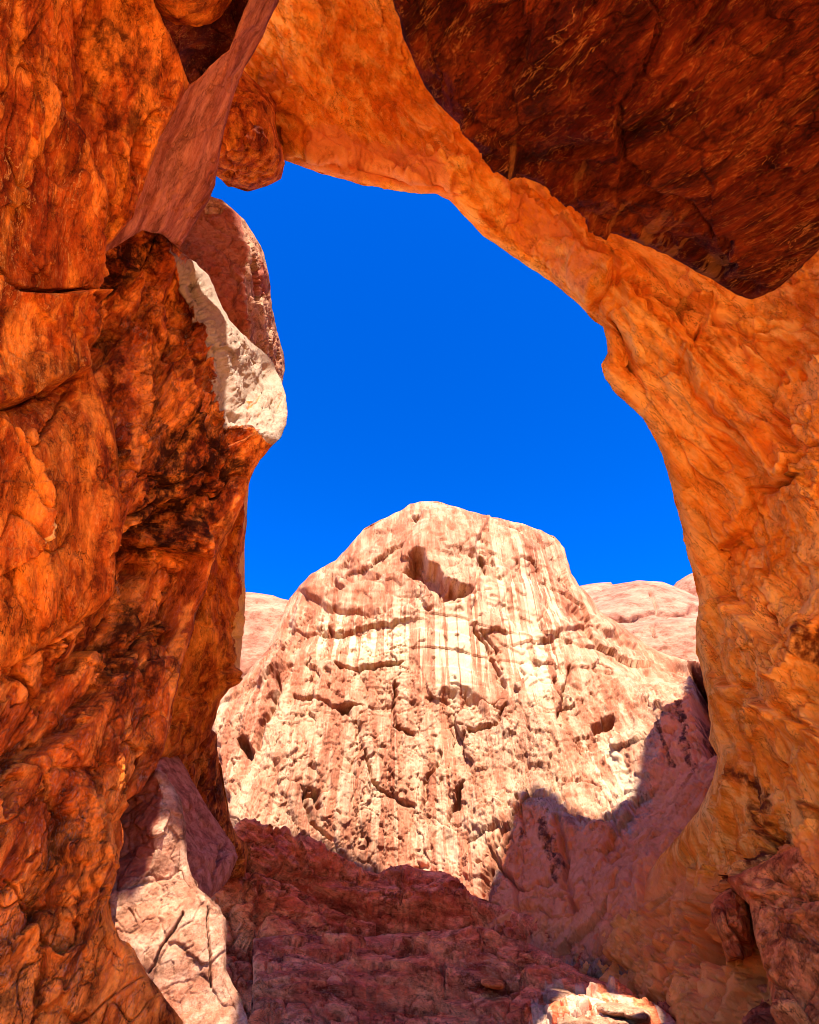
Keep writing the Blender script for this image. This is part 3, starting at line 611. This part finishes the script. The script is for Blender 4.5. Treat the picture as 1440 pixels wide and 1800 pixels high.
mass('rock_block', 'large left boulder with a pale sunlit cap and dark stained overhanging flank', 'rock block',
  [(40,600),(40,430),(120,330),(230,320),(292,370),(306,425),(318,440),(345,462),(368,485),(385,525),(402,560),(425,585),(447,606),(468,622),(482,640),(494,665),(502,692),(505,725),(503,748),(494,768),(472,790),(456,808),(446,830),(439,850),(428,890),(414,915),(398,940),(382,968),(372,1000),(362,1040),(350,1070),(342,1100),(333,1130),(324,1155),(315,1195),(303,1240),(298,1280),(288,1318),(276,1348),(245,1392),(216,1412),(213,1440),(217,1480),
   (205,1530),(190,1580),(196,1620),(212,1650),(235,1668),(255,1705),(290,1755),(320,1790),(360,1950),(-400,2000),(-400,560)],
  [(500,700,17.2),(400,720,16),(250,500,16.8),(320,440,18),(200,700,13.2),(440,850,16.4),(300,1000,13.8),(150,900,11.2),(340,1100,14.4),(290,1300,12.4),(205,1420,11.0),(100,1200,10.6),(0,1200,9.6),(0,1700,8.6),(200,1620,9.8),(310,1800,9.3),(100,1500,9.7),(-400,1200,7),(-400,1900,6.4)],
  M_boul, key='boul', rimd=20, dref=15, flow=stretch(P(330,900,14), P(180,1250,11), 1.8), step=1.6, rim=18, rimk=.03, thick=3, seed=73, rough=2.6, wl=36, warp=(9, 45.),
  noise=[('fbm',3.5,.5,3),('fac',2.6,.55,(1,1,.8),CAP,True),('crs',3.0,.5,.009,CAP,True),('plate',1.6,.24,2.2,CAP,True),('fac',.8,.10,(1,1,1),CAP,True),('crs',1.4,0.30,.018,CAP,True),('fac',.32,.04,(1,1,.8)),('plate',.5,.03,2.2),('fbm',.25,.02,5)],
  folds=[([(262,400),(300,445),(330,482),(350,520),(364,570),(370,620),(370,650),(378,700),(402,742),(450,755),(482,770),(520,790)],.036,-1,3)],
  lines=[('crack',[(318,445),(345,480),(365,530)],2.2,.25),('crack',[(410,575),(428,610),(448,645)],2.5,.3),('crack',[(455,665),(470,690),(490,720)],1.8,.16),('crack',[(385,700),(400,720)],1.8,.1),
         ('step',[(205,820),(206,900),(200,980),(200,1050),(180,1080),(120,1105),(60,1150),(0,1180)],5,-0.90,60),
         ('step',[(270,720),(285,650),(310,640),(330,700)],5,0.90,40),('ridge',[(240,500),(240,600),(270,690)],22,.3),
         ('step',[(440,1010),(330,970),(280,960),(240,1020),(200,1060)],8,0.90,40),
         ('step',[(250,950),(290,920),(330,880)],10,-1.08,40),('crack',[(345,1060),(325,1090),(310,1130)],6,.5),
         ('step',[(300,1000),(250,1100),(205,1190),(130,1280),(60,1340)],8,-0.90,70),('crack',[(70,1340),(90,1400),(110,1440),(120,1480)],4,.4),
         ('step',[(110,1440),(112,1530),(95,1590),(60,1615)],5,-0.81,35),('crack',[(0,1570),(30,1530),(60,1490)],4,.35),('step',[(60,1615),(75,1660),(110,1680),(140,1660),(145,1540)],5,0.72,35),
         ('step',[(145,1540),(135,1460),(130,1420)],5,0.54,30),('crack',[(60,1615),(20,1560),(0,1550)],3,.3),('crack',[(70,1650),(75,1720),(60,1790)],7,.5),('step',[(110,1750),(60,1790),(40,1820)],5,0.54,30),
         ('crack',[(160,1380),(165,1450),(150,1500)],5,.3),('step',[(215,1412),(250,1430),(275,1400)],6,0.54,30),
         ('crack',[(30,1140),(60,1200),(90,1250),(110,1200),(90,1140),(110,1090)],5,.4),('crack',[(90,1140),(125,1120),(130,1180),(110,1210)],4,.3),('crack',[(0,1200),(30,1180),(60,1200)],5,.3)],
  pits=[([(265,960),(290,945),(300,965),(270,1000),(240,1030),(205,1045),(215,1010)],.5,14),([(330,1070),(346,1062),(345,1085),(318,1130),(305,1135)],.45,8),([(0,1380),(40,1350),(60,1370),(20,1430),(0,1450)],.5,14)],
  paint=[('pale',[(262,400),(300,445),(330,482),(350,520),(364,570),(370,620),(370,650),(378,700),(402,742),(450,755),(476,785),(530,800),(560,600),(360,420)],6,1.5),  # sunlight on the cap painted in as pale colour
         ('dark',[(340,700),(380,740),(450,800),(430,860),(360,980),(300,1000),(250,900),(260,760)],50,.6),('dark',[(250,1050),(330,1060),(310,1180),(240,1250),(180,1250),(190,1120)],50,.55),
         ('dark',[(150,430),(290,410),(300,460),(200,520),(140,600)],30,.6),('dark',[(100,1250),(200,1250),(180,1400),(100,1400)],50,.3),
         ('pale',[(215,615),(290,600),(285,650),(270,700),(245,680)],30,.42)])
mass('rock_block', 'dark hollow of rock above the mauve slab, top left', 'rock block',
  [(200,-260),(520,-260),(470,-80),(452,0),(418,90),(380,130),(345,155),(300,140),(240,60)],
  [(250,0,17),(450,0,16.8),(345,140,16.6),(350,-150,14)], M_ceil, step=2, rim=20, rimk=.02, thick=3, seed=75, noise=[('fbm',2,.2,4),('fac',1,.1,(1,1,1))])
mass('rock_slab', 'narrow mauve slanting slab wedged between left wall and sky', 'rock slab',
  [(545,-180),(512,-60),(490,0),(476,32),(460,65),(445,95),(430,122),(415,155),(404,190),(396,222),(390,248),(386,280),(382,305),(376,328),(368,352),(352,378),(335,408),(316,436),(300,424),(285,412),(250,404),(190,440),(160,470),(180,400),(240,280),(300,170),(345,142),(372,112),(402,88),(418,50),(436,0),(450,-60),(470,-180)],
  [(490,0,15.2),(430,125,15.7),(380,310,16.8),(316,435,17.6),(255,390,15.4),(275,255,14.6),(345,140,14.4),(440,0,14.2),(500,-150,14.2)], M_slab, step=1.6, rim=7, rimk=.012, thick=2, seed=77, rough=1.8, wl=30,
  noise=[('fbm',2,.12,3),('fac',.8,.04,(1,1,.3)),('fbm',.25,.02,4)], flow=[[.88,0,.47],[0,1,0],[-.47,0,.88]])
mass('rock_block', 'rounded reddish lump hanging in the dark hollow at the top left', 'rock block',
  [(225,-160),(250,-30),(264,8),(285,30),(312,42),(345,45),(372,42),(390,28),(405,5),(425,-60),(430,-160)],
  [(264,0,13.2),(345,43,13.8),(400,0,14),(330,-40,12.6),(330,-150,11.8)], M_left, step=2, rim=26, rimk=.04, thick=2, seed=79, noise=[('fbm',1.5,.12,4),('fac',.6,.05,(1,1,1))])
mass('rock_wall', 'tall orange overhanging rock wall filling the upper left', 'rock wall',
  [(-600,-420),(150,-420),(230,-160),(258,-40),(272,5),(286,35),(300,62),(316,98),(326,128),(334,150),(318,175),(300,205),(282,238),(274,262),(262,300),(248,338),(232,384),(205,415),(178,442),(150,475),(128,512),(135,560),(148,606),(158,640),(180,690),(198,740),(207,790),(210,850),(206,920),(203,980),(198,1045),(170,1075),(120,1105),(60,1150),(20,1172),(-100,1230),(-600,1300)],
  [(0,0,9.4),(270,0,12.2),(330,145,13.4),(130,510,12.2),(0,490,10),(0,800,9.4),(205,800,12),(200,1040,11.6),(0,1160,9.6),(150,250,11.3),(-500,500,7),(0,-400,7.5),(-500,1200,6.5),(100,700,10.6)],
  M_left, dref=14, flow=stretch(P(140,100,11.5), P(100,480,11.5), 2.6), step=1.6, rim=24, rimk=.035, thick=2.5, seed=81, rough=2.4, wl=45, warp=(9, 60.),
  noise=[('fbm',3.5,.45,3),('plate',2.0,.24,2.2),('fac',3.2,.34,(1,1,1)),('crs',3.5,.45,.009),('fac',1.5,.12,(1,1,1)),('fac',.8,.04,(1,1,1)),('crs',1.6,0.24,.018),('plate',.7,.05,2.2),('fac',.3,.02,(1,1,.7)),('fbm',.25,.015,5)],
  lines=[('crack',[(0,490),(35,515),(80,520),(120,505),(140,495)],3.5,0.90),('step',[(0,492),(50,520),(90,518),(130,505)],5,0.63,70),
         ('step',[(0,705),(60,695),(110,672),(150,655)],5,-0.81,60),('crack',[(0,712),(50,700),(105,675)],3,0.54),
         ('crack',[(100,530),(130,560),(150,610)],3,0.36),('crack',[(0,695),(50,760),(75,850),(80,900)],4,0.45),('step',[(0,700),(50,760),(75,850),(78,940),(40,980)],6,0.54,50),
         ('crack',[(80,770),(120,720),(150,680)],3,0.36),('crack',[(200,815),(195,850)],3,0.36),('step',[(165,200),(190,150),(180,60),(200,0)],12,-0.54,60),
         ('step',[(105,180),(170,260),(180,350),(160,430)],14,0.45,60),('ridge',[(334,150),(300,205),(274,262),(232,384)],12,0.22),('crack',[(300,180),(250,250),(240,300)],6,0.45)],
  pits=[([(165,370),(195,340),(195,375),(180,405),(168,400)],.35,10)],
  paint=[('dark',[(190,0),(260,20),(320,120),(300,200),(250,280),(200,280),(180,160)],60,.5),('dark',[(100,-50),(180,-50),(190,150),(110,220)],60,.3),
         ('pale',[(78,850),(84,880),(80,930),(68,950),(60,945),(72,910)],7,1.)])

# ------------------------------------------------------------------ ceiling
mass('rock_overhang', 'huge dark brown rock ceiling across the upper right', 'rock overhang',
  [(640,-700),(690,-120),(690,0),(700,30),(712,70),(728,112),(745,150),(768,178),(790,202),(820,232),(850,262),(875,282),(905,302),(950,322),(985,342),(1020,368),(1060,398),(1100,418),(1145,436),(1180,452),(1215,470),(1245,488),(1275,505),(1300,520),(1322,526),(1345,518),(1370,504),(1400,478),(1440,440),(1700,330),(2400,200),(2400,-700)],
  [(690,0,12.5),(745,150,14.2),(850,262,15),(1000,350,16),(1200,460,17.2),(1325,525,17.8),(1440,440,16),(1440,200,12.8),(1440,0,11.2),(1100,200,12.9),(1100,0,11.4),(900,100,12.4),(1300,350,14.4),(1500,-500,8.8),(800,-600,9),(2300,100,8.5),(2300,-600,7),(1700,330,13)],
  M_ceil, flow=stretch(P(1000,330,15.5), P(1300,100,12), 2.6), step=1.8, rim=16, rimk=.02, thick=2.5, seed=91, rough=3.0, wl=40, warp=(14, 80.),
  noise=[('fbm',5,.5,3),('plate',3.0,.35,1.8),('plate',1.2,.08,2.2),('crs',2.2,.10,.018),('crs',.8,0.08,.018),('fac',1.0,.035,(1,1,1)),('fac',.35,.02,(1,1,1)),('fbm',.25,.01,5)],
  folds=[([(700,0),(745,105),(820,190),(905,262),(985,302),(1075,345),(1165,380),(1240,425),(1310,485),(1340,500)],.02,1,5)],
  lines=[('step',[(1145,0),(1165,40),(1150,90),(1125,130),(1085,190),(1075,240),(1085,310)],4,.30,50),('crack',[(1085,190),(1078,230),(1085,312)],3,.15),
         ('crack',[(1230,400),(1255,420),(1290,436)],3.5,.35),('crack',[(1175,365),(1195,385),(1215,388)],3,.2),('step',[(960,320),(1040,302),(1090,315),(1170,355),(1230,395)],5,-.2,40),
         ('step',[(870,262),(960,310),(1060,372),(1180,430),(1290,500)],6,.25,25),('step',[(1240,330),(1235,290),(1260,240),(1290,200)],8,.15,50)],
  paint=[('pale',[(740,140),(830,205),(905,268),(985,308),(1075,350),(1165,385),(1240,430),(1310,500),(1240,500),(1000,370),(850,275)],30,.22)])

# ------------------------------------------------------------------ added unseen sheet above the frame, pierced to place shade and sun patches
A_ = SUN_AZ; E_ = SUN_EL
e1 = np.array([math.cos(A_), math.sin(A_), 0]); e2 = np.array([-math.sin(E_)*math.sin(A_), math.sin(E_)*math.cos(A_), math.cos(E_)])
fd = tps(DOME_CTRL)
def uw(px, py, d=None):
    p = P(px, py, 1/float(fd(np.array(px, float), np.array(py, float))) if d is None else d)
    return float(p@e1), float(p@e2)
edge = [uw(*q) for q in [(345,1180),(372,1230),(380,1300),(385,1380),(400,1430),(445,1452),(500,1470),(560,1495),(610,1520),(665,1540),(760,1552),(822,1572),(850,1545),(878,1500),(893,1460),(900,1420),(915,1395),(940,1383),(965,1390),(985,1405),(1005,1428),(1040,1438),(1075,1435),(1090,1410),(1110,1395),(1120,1370),(1125,1340),(1135,1290),(1150,1255),(1185,1235),(1200,1220),(1203,1180),(1215,1140),(1235,1120)]]
print('shadow edge uw', [(round(a,1), round(b,1)) for a, b in edge[::3]])
poly = [(-40,8.5),(-40,38)]+[(-32,40)]+edge+[(edge[-1][0]+3, edge[-1][1]+2),(45,52),(45,8.5)]
def hole(key, pts):
    return [uw(x, y, depth_at(key, x, y)) for x, y in pts]
holes = [hole('pillar', [(440,800),(429,880),(422,960),(416,1040),(410,1110),(398,1210),(435,1215),(455,1120),(460,1000),(462,880),(465,800)]),
         hole('boul', [(286,440),(318,484),(336,522),(350,572),(356,620),(356,655),(366,708),(394,750),(440,772),(486,784),(500,760),(520,730),(515,680),(490,630),(450,590),(415,550),(395,500),(370,465),(340,440),(318,425)]),
         hole('block', [(395,345),(412,372),(425,410),(436,450),(438,480),(430,510),(425,560),(440,640),(500,700),(512,640),(498,570),(485,500),(475,440),(450,390),(420,350)]),
         hole('boul', [(326,1140),(318,1185),(306,1240),(298,1285),(290,1320),(278,1350),(320,1350),(335,1290),(350,1200),(360,1140)]),
         hole('slab', [(262,1352),(272,1400),(268,1470),(258,1525),(200,1560),(180,1590),(200,1650),(255,1715),(320,1830),(500,1830),(450,1760),(412,1650),(400,1590),(360,1540),(345,1470),(335,1400),(300,1345)]),
         [uw(x, y, depth_at('ledge', x, y)-.35) for x, y in [(970,1730),(1000,1760),(985,1785),(940,1800),(900,1840),(1180,1840),(1155,1790),(1120,1762),(1050,1745),(1020,1750)]]]
print('holes', [[(round(a,1), round(b,1)) for a, b in h_[::3]] for h_ in holes])
uu, ww = np.meshgrid(np.concatenate([np.arange(-40,-12,.5), np.arange(-12,24,.16), np.arange(24,46,.5)]), np.arange(3,54,.16))
un = np.stack([uu/4, ww/4, uu*0], -1)
cu = (uu[:-1,:-1]+uu[1:,1:])/2; cw = (ww[:-1,:-1]+ww[1:,1:])/2
cin = inside(cu, cw, poly)
for h_ in holes: cin &= ~inside(cu, cw, h_)
zz = 25+33*smooth((ww-13)/7)+20*smooth((ww-28)/6)+1.5*fbm(un, 3)
# point on the sun ray of (u, w) at height z
Q0 = uu[..., None]*e1+ww[..., None]*e2; tt = (zz-Q0[..., 2])/SUN[2]
Bq = Q0+tt[..., None]*SUN
nq = uu.size; I = np.arange(nq).reshape(uu.shape)
r, cc = np.nonzero(cin); a, b, c_, d = I[r, cc], I[r, cc+1], I[r+1, cc+1], I[r+1, cc]
cp = np.pad(cin, 1); sides = []
for dr, dc, (e0, e1_) in ((-1,0,(a,b)),(1,0,(c_,d)),(0,1,(b,c_)),(0,-1,(d,a))):
    out = ~cp[r+1+dr, cc+1+dc]; sides.append(np.stack([e0[out], e1_[out], e1_[out]+nq, e0[out]+nq], -1))
Fr = np.vstack([np.stack([d,c_,b,a],-1)]+sides+[np.stack([a,b,c_,d],-1)+nq])
Vr = np.vstack([Bq.reshape(-1,3), (Bq+SUN*3.5).reshape(-1,3)])
ro = link_mesh('shade_sheet', Vr, Fr, M_arch, np.array([10.,0,24.]))
ro['kind'] = 'structure'; ro['label'] = 'added unseen sheet above the viewer, cut to shape sun and shade'
